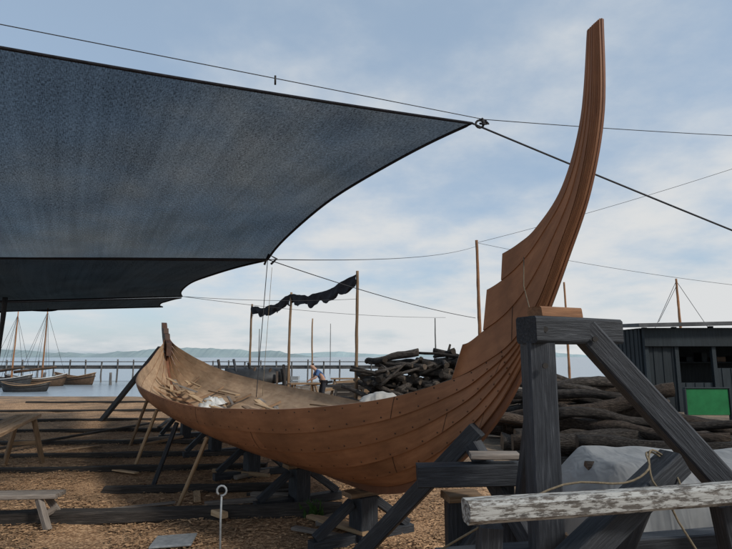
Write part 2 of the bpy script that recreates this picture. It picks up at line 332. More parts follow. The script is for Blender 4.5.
def hp(t,r,side=1):
    s0,z0,s1,z1,W,bl=cr(ST,t)
    wf=(1-bl)*r+bl*(math.sin(r*math.pi/2)**.95);zf=(1-bl)*r+bl*(r**1.65)
    w0=.014+min(.014,t*.002)
    z=z0+(z1-z0)*zf
    if side<0 and 7.2<t<15:
        z-=.13*math.sin(math.pi*(t-7.2)/7.8)**.7*r**2
    return s0+(s1-s0)*r, w0+(W-w0)*wf, z
WING=[ [(x[2],x[3]) for x in ST[:8]],
 [(.025,3.78),(.095,3.18),(.235,2.72),(.44,2.37),(.655,2.09),(.87,1.91),(1.07,1.80),(1.26,1.69)],
 [(.04,3.775),(.118,3.18),(.275,2.73),(.51,2.44),(.70,2.27),(.88,2.17),(1.02,2.11)],
 [(.055,3.77),(.143,3.18),(.315,2.75),(.545,2.51),(.71,2.42),(.86,2.37)] ]
def wp(j,t):
    s,z=cr(WING[j],t)[:2];W=cr(ST,t)[4]
    return s,W+.006*j*min(1,t/3),z
ship=empty('viking_ship',(-2.2,9.6,G));tag(ship,'orange-brown clinker viking ship hull under construction, tall curved prow','ship')
vs=[];fs=[];uvs=[];tn=[];mi=[]
arc=[0];dt=.125;TT=[i*dt for i in range(int((len(ST)-1)/dt)+1)]
for i in range(1,len(TT)):
    a=SW(*hp(TT[i-1],.6));b=SW(*hp(TT[i],.6));arc.append(arc[-1]+(a-b).length)
joints=[]
LAP=.019
def strip(f,lo,hi,T,side,kk,lap):
    C=4;ph=(kk*37%10)*.31
    segs=[int((arc[min(int(round(t/dt)),len(arc)-1)]+ph*1.3+kk*1.9)/2.9) for t in T]
    base=len(vs)
    for ti,t in enumerate(T):
        for c in range(C):
            fr=c/(C-1);s,w,z=f(t,lo+(hi-lo)*fr)
            off=lap*(1-fr)*min(1,.35+t/10)
            vs.append(SW(s,side*(w+off),z));uvs.append((arc[min(int(round(t/dt)),len(arc)-1)]+kk*7.3,kk*1.7+fr*.18*1.0+side*3))
        if side>0 and ti>0 and segs[ti]!=segs[ti-1] and t>1.5:
            joints.append([(vs[base+(ti)*C+c],vs[base+(ti-1)*C+c]) for c in range(C)])
    for ti in range(len(T)-1):
        for c in range(C-1):
            a=base+ti*C+c;q=(a,a+C,a+C+1,a+1)
            fs.append(q if side<0 else q[::-1])
            rg=random.Random(kk*131+segs[ti+1]*17+int(side)*5);tn.append(rg.uniform(.82,1.14))
for side in (1,-1):
    for k in range(NS):
        strip(lambda t,r:hp(t,r,side),max(0,k/NS-.012),(k+1)/NS,TT,side,k,LAP)
    for j,tmax in ((1,7),(2,6),(3,5)):
        def f(t,r,j=j):
            a=wp(j-1,t);b=wp(j,t);return tuple(a[i]+(b[i]-a[i])*r for i in range(3))
        strip(f,0,1,[t for t in TT if t<=tmax],side,NS+j,.012)
hull=mesh('hull',vs,fs,[M['hull'],M['inner']],ship,smooth=False,center=False)
me=hull.data;ul=me.uv_layers.new(name='UVMap')
for lp in me.loops: ul.data[lp.index].uv=uvs[lp.vertex_index]
a=me.attributes.new('tone','FLOAT','FACE');a.data.foreach_set('value',tn)
me.polygons.foreach_set('use_smooth',[True]*len(me.polygons))
md=hull.modifiers.new('thick','SOLIDIFY');md.thickness=.014;md.offset=-1;md.material_offset=1;md.material_offset_rim=0
es=hull.modifiers.new('split','EDGE_SPLIT');es.split_angle=math.radians(35)
vs=[];fs=[]
def capstrip(j,t0,t1):
    b=len(vs);T=[t for t in TT if t0<=t<=t1]
    for t in T:
        s,w,z=wp(j,t);vs.append(SW(s,w-.002,z+.002));vs.append(SW(s,-w+.002,z+.002))
    for i in range(len(T)-1): fs.append((b+2*i,b+2*i+1,b+2*i+3,b+2*i+2))
capstrip(3,0,5);capstrip(2,5,6);capstrip(1,6,7)
for (j,t) in ((3,5),(2,6),(1,7)):
    b=len(vs)
    for jj in (j,j-1):
        s,w,z=wp(jj,t);vs.append(SW(s+.002,w-.002,z));vs.append(SW(s+.002,-w+.002,z))
    fs.append((b,b+1,b+3,b+2))
mesh('stem_board',vs,fs,M['stem'],ship,center=False)
vs=[];fs=[];T=TT
for t in T:
    s,w,z=hp(t,0);t2=min(t+.1,18);t1=max(0,t-.1);a=hp(t1,0);b=hp(t2,0)
    d=Vector((b[0]-a[0],b[2]-a[2])).normalized();nrm=Vector((d.y,-d.x))
    dep=.012 if t<4 else (.012+.06*min(1,(t-4)/4) if t<16 else .06)
    hw=.014 if t<4 else min(.034,.014+.005*(t-4))
    for (ww,dd) in ((hw,-.02),(hw*.8,dep),(-hw*.8,dep),(-hw,-.02)):
        vs.append(SW(s+nrm.x*dd,ww,z+nrm.y*dd))
K=4
for i in range(len(T)-1):
    for j in range(K): fs.append((i*K+j,i*K+(j+1)%K,(i+1)*K+(j+1)%K,(i+1)*K+j))
fs.append((0,1,2,3));b=(len(T)-1)*K;fs.append((b+3,b+2,b+1,b))
mesh('keel',vs,fs,M['stem'],ship,center=False)
pf=[(13.95,1.62),(14.3,1.7),(14.75,2.15),(14.95,2.42),(15.02,2.62),(14.92,2.6),(14.80,2.44),(14.62,2.43),(14.55,2.28),(14.36,2.25),(14.28,2.08),(13.98,1.97)]
n=len(pf);vs=[SW(s,.07,z) for s,z in pf]+[SW(s,-.07,z) for s,z in pf]
fs=[tuple(range(n)),tuple(range(2*n-1,n-1,-1))]+[(i,i+n,(i+1)%n+n,(i+1)%n) for i in range(n)]
mesh('sternpost',vs,fs,M['sternpost'],ship)
for i,s in enumerate([3.6,5.2,6.8,8.3,9.8,11.2,12.5]):
    t=min(TT,key=lambda q:abs(hp(q,.5)[0]-s));b=[];ff=[]
    for k in range(-10,11):
        r=abs(k)/10*.6;q=hp(t,r,1 if k>=0 else -1);ww=(q[1]-.05 if k else 0)*(1 if k>=0 else -1);zz=q[2]+.05+.03*(1-r)
        for (ds,dz) in ((-.025,-.03),(.025,-.03),(.025,.02),(-.025,.02)): b.append(SW(s+ds,ww,zz+dz))
    for q in range(20):
        for j in range(4): ff.append((q*4+j,q*4+(j+1)%4,(q+1)*4+(j+1)%4,(q+1)*4+j))
    ff.append((0,1,2,3));ff.append((83,82,81,80))
    mesh('frame',b,ff,M['innerf'],ship)
vs=[];fs=[]
def puck(c,nr,r,h):
    u=nr.orthogonal().normalized();v=nr.cross(u);b=len(vs)
    for j in range(6):
        a=j*math.pi/3;vs.append(c+u*r*math.cos(a)+v*r*math.sin(a)+nr*h*.2)
    vs.append(c+nr*h)
    for j in range(6): fs.append((b+j,b+(j+1)%6,b+6))
for k in range(1,NS+1):
    last=None
    for i in range(0,16*16*1):
        tt=5.4+i/16*.70
        if tt>16: break
        kk=min(1,k/NS);q=hp(tt,kk+(.022 if k<NS else -.03));P=SW(q[0],q[1]+ (.0175 if k<NS else .002),q[2])
        if last is not None and (P-last).length<.17: continue
        last=P
        q2=hp(tt+.1,min(.99,kk+.03));q3=hp(tt,kk+(.08 if k<NS else -.08))
        A=SW(*q2)-P;B=SW(q3[0],q3[1],q3[2])-P
        nr=A.cross(B).normalized()
        if nr.dot(Vector((-.86,-.51,-.2)))<0: nr=-nr
        puck(P,nr,.008,.006)
o=mesh('rivets',vs,fs,M['rivet'],ship);o['kind']='stuff'
vs=[];fs=[]
outw=Vector((-.86,-.51,-.15)).normalized()*.0025
for J in joints:
    b=len(vs)
    for i,(P,Q) in enumerate(J):
        d=(Q-P).normalized();sh=d*.03*i
        vs.append(P+outw+sh);vs.append(P+outw+sh+d*.007)
    for i in range(len(J)-1): fs.append((b+2*i,b+2*i+1,b+2*i+3,b+2*i+2))
mesh('scarf_seams',vs,fs,M['rivet'],ship)['kind']='stuff'
random.seed(3)
for i in range(40):
    s=R(3.2,12.2);w=R(-.8,.75)*(1 if 4<s<10 else .5);l=R(.3,1.6);a=R(-.8,.8);z=.62+.10*random.random()+(abs(w)**2)*.33+max(0,s-9)*.07
    o=beam('loose_plank',SW(s,w,z),SW(s+l*math.cos(a),w+l*math.sin(a)*.5,z+R(0,.12)),R(.05,.13),.025,random.choice([M['raw'],M['raw'],M['gray'],M['bench']]));tag(o,'pale sawn offcut plank lying loose inside the hull','plank',group='loose planks in the ship')
for (s,w,z,c,l,rx) in ((7.6,.4,.88,'cloth','crumpled white cloth lying inside the hull',.2),(4.6,.3,.85,'beige','crumpled beige sheet lying inside the hull',.25),(5.9,.9,.92,'cloth','crumpled white cloth lying inside the hull',.18)):
    vs=[];P=SW(s,w,z)
    for i in range(13):
        for j in range(13):
            u=(i-6)/6;v=(j-6)/6;hgt=.12*(1-max(abs(u),abs(v))**2)*(1+.8*noise.noise(Vector((i*.5,j*.5,s))))
            vs.append(P+Vector((u*rx+.06*noise.noise(Vector((i*.6,j*.6,1))),v*rx,hgt-.1)))
    fs=[(i*13+j,i*13+j+1,(i+1)*13+j+1,(i+1)*13+j) for i in range(12) for j in range(12)]
    o=mesh('cloth_bundle',vs,fs,M[c],smooth=True);tag(o,l,'cloth')

# ------------------------------------------------------------ keel trestles & props
def keel_at(s):
    t=min(TT,key=lambda q:abs(hp(q,0)[0]-s));return hp(t,0)[2]
for i,s in enumerate((3.05,4.7,6.6,8.8,11.4)):
    zt=keel_at(s)-.08;c=SW(s,0,0)
    e=empty('keel_trestle',(c.x,c.y,G));tag(e,'black timber trestle carrying the ship keel','trestle',group='keel trestles under the ship')
    zb=zt-.05
    beam('post',SW(s,0,G-.03),SW(s,0,zb),.27,.2,M['black'],e,up=Vector((.86,.51,0)))
    beam('wood_block',SW(s,-.2,zb+.025),SW(s,.2,zb+.025),.2,.05,M['bench'],e)
    beam('foot',SW(s,-.6,G+.05),SW(s,.6,G+.05),.14,.1,M['black'],e)
    for sg in (1,-1):
        beam('brace',SW(s,sg*.55,G+.11),SW(s,sg*.14,zb-.06),.09,.09,M['black'],e)
for i,(s,sl,m,wd) in enumerate(((4.9,.25,'raw',.045),(8.2,.2,'raw',.05),(10.6,.3,'bench',.055),(6.4,.1,'black',.06))):
    t=min(TT,key=lambda q:abs(hp(q,.8)[0]-s));q=hp(t,.6)
    o=beam('side_prop',SW(q[0]-.05,q[1]+.03,q[2]-.02),SW(q[0]+sl,q[1]+.3,G-.02),wd,wd,M[m])
    tag(o,{'raw':'pale wooden prop leaning against the hull side','black':'black timber prop leaning against the hull side','bench':'brown weathered prop leaning against the hull side'}[m],'prop',group='hull props')
for (a,b) in (((-5.95,15.5,1.85),(-7.9,16.3,G)),((-6.0,15.9,1.7),(-5.0,16.9,G))):
    o=beam('stern_prop',a,b,.13,.13,M['black']);tag(o,'black timber shore propping the sternpost','prop',group='stern shores')
random.seed(31)
for i in range(12):
    s=R(3.6,11.5);w=R(.1,1.2);a=R(-1.2,1.2);l=R(.5,1.2);p=SW(s,w,G+.05+R(0,.04));q=p+Vector((l*math.cos(a),l*math.sin(a),R(0,.05)))
    o=beam('timber_offcut',p,q,R(.05,.1),R(.03,.07),random.choice([M['sleeper'],M['gray'],M['bench'],M['raw']]));tag(o,'short rough timber offcut lying under the hull','timber',group='offcuts under the hull')

# ------------------------------------------------------------ bow trestle
e=empty('bow_trestle',(.75,4.3,G));tag(e,'black timber trestle wedged below the curving bow','trestle')
beam('post',(.72,4.28,G),(.72,4.28,.52),.22,.2,M['black'],e)
beam('post',(.98,4.0,G),(.98,4.0,.70),.14,.14,M['black'],e)
beam('crossbeam',(.36,3.93,.77),(1.12,3.90,.79),.15,.145,M['black'],e)
beam('brace',(.84,4.12,1.06),(-.32,4.75,G),.13,.12,M['black'],e)
beam('brace',(.80,4.12,.95),(1.25,3.7,.1),.11,.11,M['black'],e)
beam('wood_block',(.74,3.93,.905),(1.08,3.9,.91),.15,.04,M['gray'],e)
beam('wood_block',(.6,4.25,.545),(.86,4.3,.545),.2,.05,M['bench'],e)
beam('brace',(1.0,4.0,.62),(.3,4.05,G),.09,.09,M['black'],e)

# ------------------------------------------------------------ prow trestle (front)
e=empty('prow_trestle',(1.0,3.1,G));tag(e,'tall black A-frame timber trestle holding the ship prow','trestle')
beam('post',(.985,3.08,G-.02),(.985,3.08,1.675),.155,.175,M['black'],e,up=Vector((0,1,0)),bev=.012)
beam('crossbeam',(.91,3.02,1.75),(1.53,3.32,1.75),.17,.15,M['black'],e,bev=.014)
beam('brace',(1.30,3.20,1.76),(3.02,3.12,G),.15,.14,M['black'],e,bev=.012)
beam('brace',(1.05,3.2,1.62),(1.1,4.4,G),.10,.10,M['black'],e)
beam('wood_block',(.98,3.08,1.858),(1.27,3.21,1.858),.12,.062,M['block'],e,wob=.008)
for (x,y,z) in ((1.0,3.0,1.75),(1.33,3.13,1.70),(.985,2.985,1.55)):
    o=tube('bolt',[(x,y-.035,z),(x,y-.02,z)],.016,M['iron'],e,n=8)
o=tube('rope',[SW(.62,.1,2.3),(1.02,3.4,2.05),(.98,3.14,1.84),(.97,3.0,1.8)],.0035,M['rope'],n=6);tag(o,'thin pale lashing cord running down the prow','rope')

o=beam('painted_beam',(.46,2.58,.895),(2.7,2.98,.93),.10,.105,M['peel'],bev=.02,wob=.010);tag(o,'long timber beam with flaking white paint resting on trestle','beam')
e=empty('side_trestle',(1.6,3.2,G));tag(e,'low black timber trestle carrying the painted beam','trestle')
beam('rail',(.95,2.78,.56),(1.68,3.0,1.04),.14,.13,M['black'],e)
beam('leg',(.60,2.72,.80),(.52,2.8,G),.11,.11,M['black'],e)
beam('leg',(1.9,2.96,.84),(2.1,3.05,G),.12,.12,M['black'],e)
beam('leg',(1.58,3.1,.9),(1.15,3.4,G),.12,.12,M['black'],e)
beam('crossbeam',(.4,3.12,.48),(2.3,3.4,.52),.12,.12,M['black'],e)
def rr(name,pts,r,m,lab):
    P=[tuple(p) for p in pts];out=[cr(P,t*(len(P)-1)/60) for t in range(61)]
    o=tube(name,out,r,m,n=7);tag(o,lab,'rope');return o
rr('rope',[(.25,2.9,.55),(.62,2.7,.83),(.98,2.75,.975),(1.3,2.8,.97),(1.45,2.84,1.03),(1.50,2.95,1.09),(1.60,3.0,1.06),(1.63,2.92,.93),(1.55,2.84,.90),(1.47,2.85,.97),(1.52,2.95,1.1),(1.63,3.0,1.05),(1.62,2.86,.93),(1.5,2.74,.86),(1.60,2.66,.6),(1.64,2.7,.3)],.0055,M['rope'],'frayed hemp rope looped around the black trestle end')

# ------------------------------------------------------------ shade sails
def sail(name,A,B,C,D,m,pull,sag,lab,folds=1):
    A,B,C,D=map(Vector,(A,B,C,D));n=64;cen=(A+B+C+D)/4;vs=[];uv=[]
    for i in range(n+1):
        for j in range(n+1):
            u=i/n;v=j/n
            p=A.lerp(B,u).lerp(D.lerp(C,u),v)
            bu=4*u*(1-u);bv=4*v*(1-v)
            p+= (D-A).normalized()*pull[0]*bu*(1-v) ; p-= (D-A).normalized()*pull[2]*bu*v
            p+= (A-B).normalized()*pull[1]*bv*u
            p+= (B-A).normalized()*pull[3]*bv*(1-u)
            p.z+= -sag*bu*bv+.06*folds*math.sin(u*30+3*v)*bv*noise.noise(Vector((u*6,v*2,1)))*2
            vs.append(p);uv.append((u*(A-B).length,v*(A-D).length))
    fs=[(i*(n+1)+j,(i+1)*(n+1)+j,(i+1)*(n+1)+j+1,i*(n+1)+j+1) for i in range(n) for j in range(n)]
    e=empty(name,tuple(cen));tag(e,lab,'shade sail')
    o=mesh('net_cloth',vs,fs,m,e,smooth=True,center=False);ul=o.data.uv_layers.new(name='UVMap')
    for lp in o.data.loops: ul.data[lp.index].uv=uv[lp.vertex_index]
    id=lambda i,j:i*(n+1)+j
    bd=[vs[id(i,0)] for i in range(n+1)]+[vs[id(n,j)] for j in range(1,n+1)]+[vs[id(i,n)] for i in range(n-1,-1,-1)]+[vs[id(0,j)] for j in range(n-1,-1,-1)]
    tube('hem',bd,.018,M['net'],e,n=6,caps=False)
    return e
B=(1.335,6.3,4.5);C=(-1.64,8.7,3.2)
sail('shade_sail',(-7.6,3.0,4.55),B,C,(-8.6,8.7,3.2),M['sail'],(.12,.35,.05,.3),.25,'large black woven shade net stretched above the ship')
sail('shade_sail',(-10,9.1,3.35),(-1.72,9.0,3.24),(-4.95,14.2,3.2),(-12.5,14.6,3.05),M['sail2'],(.05,.5,.0,.3),.15,'black shade net hanging low beyond the large one')
sail('shade_sail',(-12.5,14.65,3.03),(-5.0,14.3,3.17),(-6.3,16.4,3.12),(-14,17.0,2.95),M['sail2'],(.0,.3,.1,.3),.1,'dark far shade net edge over the ship stern')
def rp(a,b,sag,r,lab,m='cable'):
    o=rope(a,b,sag,r,M[m]);tag(o,lab,'rope');return o
rp((-7.6,3.0,4.75),(1.5,6.36,4.58),.0,.005,'thin tensioned cable along the shade sail edge')
rp((1.5,6.36,4.58),(9.5,9.1,5.45),.05,.005,'thin cable continuing past the sail corner')
o=rp(B,(9,7.6,1.9),.03,.012,'thick dark guy rope anchoring the shade sail corner')
bpy_pts=[Vector(B)+Vector((.1+.05*math.cos(a),.02,.05*math.sin(a))) for a in [i*math.pi/6 for i in range(13)]]
o=tube('shackle',bpy_pts,.014,M['iron'],n=6);tag(o,'iron shackle joining sail corner and guy rope','shackle')
o=tube('rope_knot',[Vector(B)+Vector((.16,.03,.03))+Vector((R(-.06,.06),R(-.06,.06),R(-.05,.05))) for i in range(14)],.014,M['cable'],n=6);tag(o,'tangled dark knot at the sail corner','rope')
o=tube('cable_hook',[(-1.0,5.44,4.66),(-1.0,5.45,4.56)],.012,M['iron'],n=6);tag(o,'small dark clip between cable and sail edge','hook')
rp(C,(3.3,16,2.75),.1,.009,'dark guy rope running from the sail corner')
rp(C,(6.4,30,7.9),.25,.008,'slack thin rope up to the brown mast')
rp((6.4,30,8.1),(21,24,11.6),.2,.010,'thin line rising away from the brown mast')
rp((6.4,30,8.1),(24,30,5.3),.25,.010,'thin line descending from the brown mast')
rp((-4.95,14.2,3.2),(-.32,16.7,3.4),.08,.006,'thin rope from shade net to pole')
rp((-4.95,14.2,3.2),(3.3,22,3.2),.15,.006,'thin cord between net and yard pole')
rp(C,(-1.78,8.8,.95),0,.007,'rope hanging from the sail corner into the ship')
o=rope((-1.6,8.9,3.1),(-1.72,9.0,.95),.0,.004,M['rope']);tag(o,'pale cord hanging beside the dark rope','rope')
tube_pts=[(-1.70,8.74,3.12),(-1.62,8.66,3.28),(-1.5,8.75,3.22),(-1.6,8.8,3.14)]
o=tube('rope_knot',tube_pts,.02,M['cable'],n=6);tag(o,'dark knot tying two shade nets together','rope')

# ------------------------------------------------------------ netting on poles
PA=(-5.87,27,4.1);PB=(-3.18,22,4.1);PC=(-.32,16.7,4.15)
for p,r in ((PA,.06),(PB,.06),(PC,.055)):
    o=log('net_pole',(p[0],p[1],G),(p[0]+.05,p[1],p[2]+.15),r,r*.8,M['bench'],crook=.03);tag(o,'slim upright wooden pole carrying dark netting','pole',group='netting poles')
def drape(a,b,sd,lab):
    a=Vector(a);b=Vector(b);n=70;m=8;vs=[];fs=[]
    for i in range(n+1):
        u=i/n;w=.34+.14*abs(math.sin(u*math.pi*4+sd))+.1*noise.noise(Vector((u*14,sd,0)))
        base=a.lerp(b,u)-Vector((0,0,.30*4*u*(1-u)))+Vector((0,0,.07*abs(math.sin(u*math.pi*3))))
        for j in range(m+1):
            v=j/m;q=noise.noise_vector(Vector((u*12,v*1.5,sd)))
            vs.append(base+Vector((q.x*.15*(v+.1),q.y*.18*(v+.2),-v*w+.05*q.z+.05)))
    for i in range(n):
        for j in range(m):
            k=i*(m+1)+j;fs.append((k,k+m+1,k+m+2,k+1))
    o=mesh('hanging_net',vs,fs,M['net']);tag(o,lab,'net',group='hanging netting')
drape(PA,PB,1,'ragged black netting slung between wooden poles');drape(PB,PC,6,'ragged black netting slung between wooden poles')
o=log('pole',(-2.45,24,G),(-2.4,24,3.3),.045,.03,M['bench']);tag(o,'slim bare upright pole standing in the yard','pole')

def mast(x,y,z,r,m,lab,base=G):
    o=log('mast',(x,y,base),(x,y,z),r,r*.65,M[m],crook=.02,knob=.03);tag(o,lab,'mast');return o
mast(6.4,30,8.25,.12,'orange','tall bare brown wooden mast')
mast(7.8,60,5.9,.09,'pier','distant thin grey boat mast',-1);mast(15.1,40,7.2,.1,'orange','thin brown mast beyond the logs')
mast(26.6,45,8.2,.13,'orange','brown mast rising behind the black shed',-1)
mast(-14,70,5.2,.07,'pier','thin distant grey harbour mast',-1);mast(-5,75,6.2,.06,'pier','thin distant grey harbour mast',-1)
for (x0,z0,x1,z1) in ((26.6,8,23.5,2.2),(26.6,8,30,2.2),(26.6,7.6,24.8,4.5)):
    rp((x0,45,z0),(x1,45,z1),0,.02,'thin standing rigging stay from the mast')
o=log('pole',(-8.75,12.6,G),(-8.62,12.6,3.0),.05,.05,M['black']);tag(o,'dark upright pole holding the shade net','pole')

# ------------------------------------------------------------ person, bent over the work
def skin(name,J,E,m,parent,sub=2):
    me=bpy.data.meshes.new(name);me.from_pydata([j[:3] for j in J],E,[]);me.materials.append(m)
    o=bpy.data.objects.new(name,me);link(o)
    md=o.modifiers.new('skin','SKIN');md.use_smooth_shade=True
    if not me.skin_vertices: return o
    for i,j in enumerate(J):
        r=j[3];me.skin_vertices[0].data[i].radius=(r,r*(j[4] if len(j)>4 else 1));me.skin_vertices[0].data[i].use_root=(i==0)
    s=o.modifiers.new('sub','SUBSURF');s.levels=sub;s.render_levels=sub
    return o
P=Vector((-1.75,21.5,G))
J=[(0,.08,.95,.13),(0,-.03,1.12,.12),(0,-.17,1.29,.14),(0,-.27,1.39,.06),(0,-.34,1.45,.07),(0,-.42,1.52,.085),(0,-.47,1.58,.055),
 (-.10,.06,.90,.09),(-.12,-.03,.48,.06),(-.13,.05,.09,.045),(-.14,-.11,.04,.04),
 (.10,.06,.90,.09),(.13,0,.48,.06),(.14,.1,.09,.045),(.15,-.06,.04,.04),
 (-.19,-.2,1.32,.055),(-.24,-.3,1.06,.042),(-.16,-.50,.96,.032),(-.14,-.57,.93,.03),
 (.19,-.2,1.32,.055),(.25,-.32,1.08,.042),(.17,-.52,1.0,.032),(.15,-.60,.97,.03)]
Ed=[(0,1),(1,2),(2,3),(3,4),(4,5),(5,6),(0,7),(7,8),(8,9),(9,10),(0,11),(11,12),(12,13),(13,14),(2,15),(15,16),(16,17),(17,18),(2,19),(19,20),(20,21),(21,22)]
body=skin('person',J,Ed,M['skin'],None);body.location=P;body.rotation_euler=(0,0,math.radians(-70));tag(body,'person in blue shirt bent forward working at a bench','person')
def child(o): o.parent=body
Js=[(0,.08,.94,.145),(0,-.03,1.12,.14),(0,-.17,1.29,.16),(0,-.25,1.38,.075),(-.2,-.2,1.32,.07),(-.24,-.28,1.12,.06),(.2,-.2,1.32,.07),(.25,-.3,1.13,.06)]
child(skin('shirt',Js,[(0,1),(1,2),(2,3),(2,4),(4,5),(2,6),(6,7)],M['shirt'],None))
Jt=[(0,.08,.97,.14),(-.10,.06,.88,.105),(-.12,-.03,.48,.08),(-.13,.05,.13,.065),(.10,.06,.88,.105),(.13,0,.48,.08),(.14,.1,.13,.065)]
child(skin('trousers',Jt,[(0,1),(1,2),(2,3),(0,4),(4,5),(5,6)],M['trouser'],None))
child(skin('hair',[(0,-.36,1.55,.088),(0,-.42,1.62,.08)],[(0,1)],M['hair'],None))

# ------------------------------------------------------------ sleepers on the slip
random.seed(17)
for i,(y0,xa,xb,sk,h,w) in enumerate(((6.35,-5.4,-.3,.09,.15,.18),(7.85,-3.7,-.9,.07,.11,.14),(9.0,-7.5,-1.7,.08,.1,.14),(10.3,-8.5,-2.3,.07,.1,.14),(11.9,-9.5,-3.0,.07,.09,.14),(13.8,-11,-3.8,.06,.085,.14),(16.1,-12,-4.6,.06,.085,.14),(18.9,-13,-5.6,.05,.085,.15),(22.4,-14,-6.0,.05,.09,.15))):
    o=beam('sleeper',(xa,y0,G+h/2-.02),(xb,y0+(xb-xa)*(sk+R(-.008,.008)),G+h/2-.01),w,h,M['sleeper'],bev=.02,wob=.02);tag(o,'dark weathered timber sleeper lying in the wood chips','sleeper',group='slipway sleepers')
for (a,b) in (((-7.6,9.6,G+.12),(-5.9,14.9,G+.10)),((-5.3,14,G+.11),(-6.8,21,G+.11))):
    o=beam('long_timber',a,b,.08,.05,M['sleeper']);tag(o,'thin dark timber laid across the sleepers','timber',group='loose slip timbers')
def bench(c,L,W,H,ang,mt,lab,thick=.06):
    c=Vector(c);e=empty('wooden_bench',tuple(c));tag(e,lab,'bench')
    d=Vector((math.cos(ang),math.sin(ang),0));q=Vector((-d.y,d.x,0));zt=c.z+H
    for k in (-1,0,1):
        beam('seat_plank',c+q*k*W/3-d*L/2+Vector((0,0,H)),c+q*k*W/3+d*L/2+Vector((0,0,H)),W/3-.012,thick,mt,e)
    for sx in (-1,1):
        for sy in (-1,1):
            beam('leg',c+d*sx*(L/2-.2)+q*sy*W*.3+Vector((0,0,H-thick/2)),c+d*sx*(L/2-.02)+q*sy*W*.7,.065,.075,mt,e)
        beam('crossbar',c+d*sx*(L/2-.1)+q*W*.5+Vector((0,0,H*.45)),c+d*sx*(L/2-.1)-q*W*.5+Vector((0,0,H*.45)),.04,.07,mt,e)
    return e
bench((-5.55,8.4,G),3.2,.42,.84,math.radians(111),M['bench'],'weathered brown wooden work bench on splayed legs')
bench((-4.2,6.35,G),1.4,.26,.34,math.radians(4),M['gray'],'low grey plank bench standing among chips',.05)
bench((-2.45,21.3,G),1.2,.6,.85,.4,M['bench'],'brown work bench the person leans over')
X=-1.36
pts=[(X+.01,5.25,G-.02),(X,5.25,.1),(X,5.25,.30)]+[(X+.045*math.cos(a)-.0,5.25,.35+.045*math.sin(a)) for a in [(-100+i*33)*math.pi/180 for i in range(11)]]
o=tube('steel_rod',pts,.010,M['metal'],n=8);tag(o,'upright grey steel rod with a looped eye','rod')
o=beam('steel_plate',(-2.15,5.7,G+.05),(-1.75,5.75,G+.06),.34,.02,M['metal']);tag(o,'flat grey metal plate lying on chips','plate')
for (x,y,a,l,m) in ((-3.2,6.9,.4,.8,'gray'),(-2.2,7.3,1.9,.5,'raw'),(-4.5,9.4,-.5,.9,'raw'),(-1.6,6.9,.2,.9,'bench'),(-.6,6.5,.7,.6,'gray'),(-3.9,10.7,.1,1.1,'gray'),(-6.4,10.7,.9,1.2,'bench'),(-2.7,6.7,-.2,.4,'bench'),(-5.7,12.4,.5,1,'raw')):
    o=beam('board_offcut',(x,y,G+.03),(x+l*math.cos(a),y+l*math.sin(a),G+.04),.09,.022,M[m]);tag(o,'short wood offcut lying on the chips','offcut',group='wood offcuts')
vs=[];fs=[]
for i in range(160):
    a=R(0,6.28);r=R(0,.16);h=R(.05,.2);x=-.62+r*math.cos(a);y=6.75+r*math.sin(a);k=len(vs);dx=R(-.06,.06);dy=R(-.06,.06);w=R(.006,.014)
    vs+=[(x-w,y,G),(x+w,y,G),(x+dx+w*1.3,y+dy,G+h*.7),(x+dx*1.8,y+dy*1.8,G+h)];fs.append((k,k+1,k+2,k+3))
o=mesh('grass_tuft',vs,fs,M['leaf']);tag(o,'small green weed tuft growing by the trestle','plant')

# ------------------------------------------------------------ right log piles
random.seed(21)
def L1(y,xa,xb,z,r,dy=-.9,j=.1):
    o=log('log',(xa+R(-.4,.5),y+R(-.2,.3),z+R(-j,j)*.6),(xb,y+dy+R(-.6,.6),z+R(-j,j)),r,r*R(.55,.95),random.choice([M['bark'],M['bark'],M['barkred'],M['barkdark'],M['barkdark']]),crook=.45,n=14,knob=.22)
    tag(o,'long grey-brown barked oak log stacked in the yard','log',group='stacked oak logs')
for i in range(10): L1(8.2+i*.55,2.6+R(-.2,.6),9.5+R(-1,2),-.12,R(.12,.21))
for i in range(10): L1(8.7+i*.5,2.8+R(-.2,.8),8.5+R(-1.5,1.5),.14+R(-.03,.03),R(.09,.19))
for i in range(9): L1(9.6+i*.45,3.0+R(-.2,.8),5.8+R(-.8,.5),.38+R(-.03,.03),R(.08,.17),-.6)
for i in range(9): L1(10.4+i*.4,3.2+R(-.2,.8),6.2+R(-.8,.3),.60+R(-.03,.03),R(.07,.15),-.4)
for i in range(8): L1(11.2+i*.4,3.4+R(-.2,.8),6.3+R(-.9,.1),.80+R(-.03,.05),R(.07,.13),-.2,.16)
for i in range(5): L1(11.9+i*.4,3.6+R(-.2,.8),6.1+R(-.9,.1),.96+R(-.03,.05),R(.05,.10),-.1,.18)
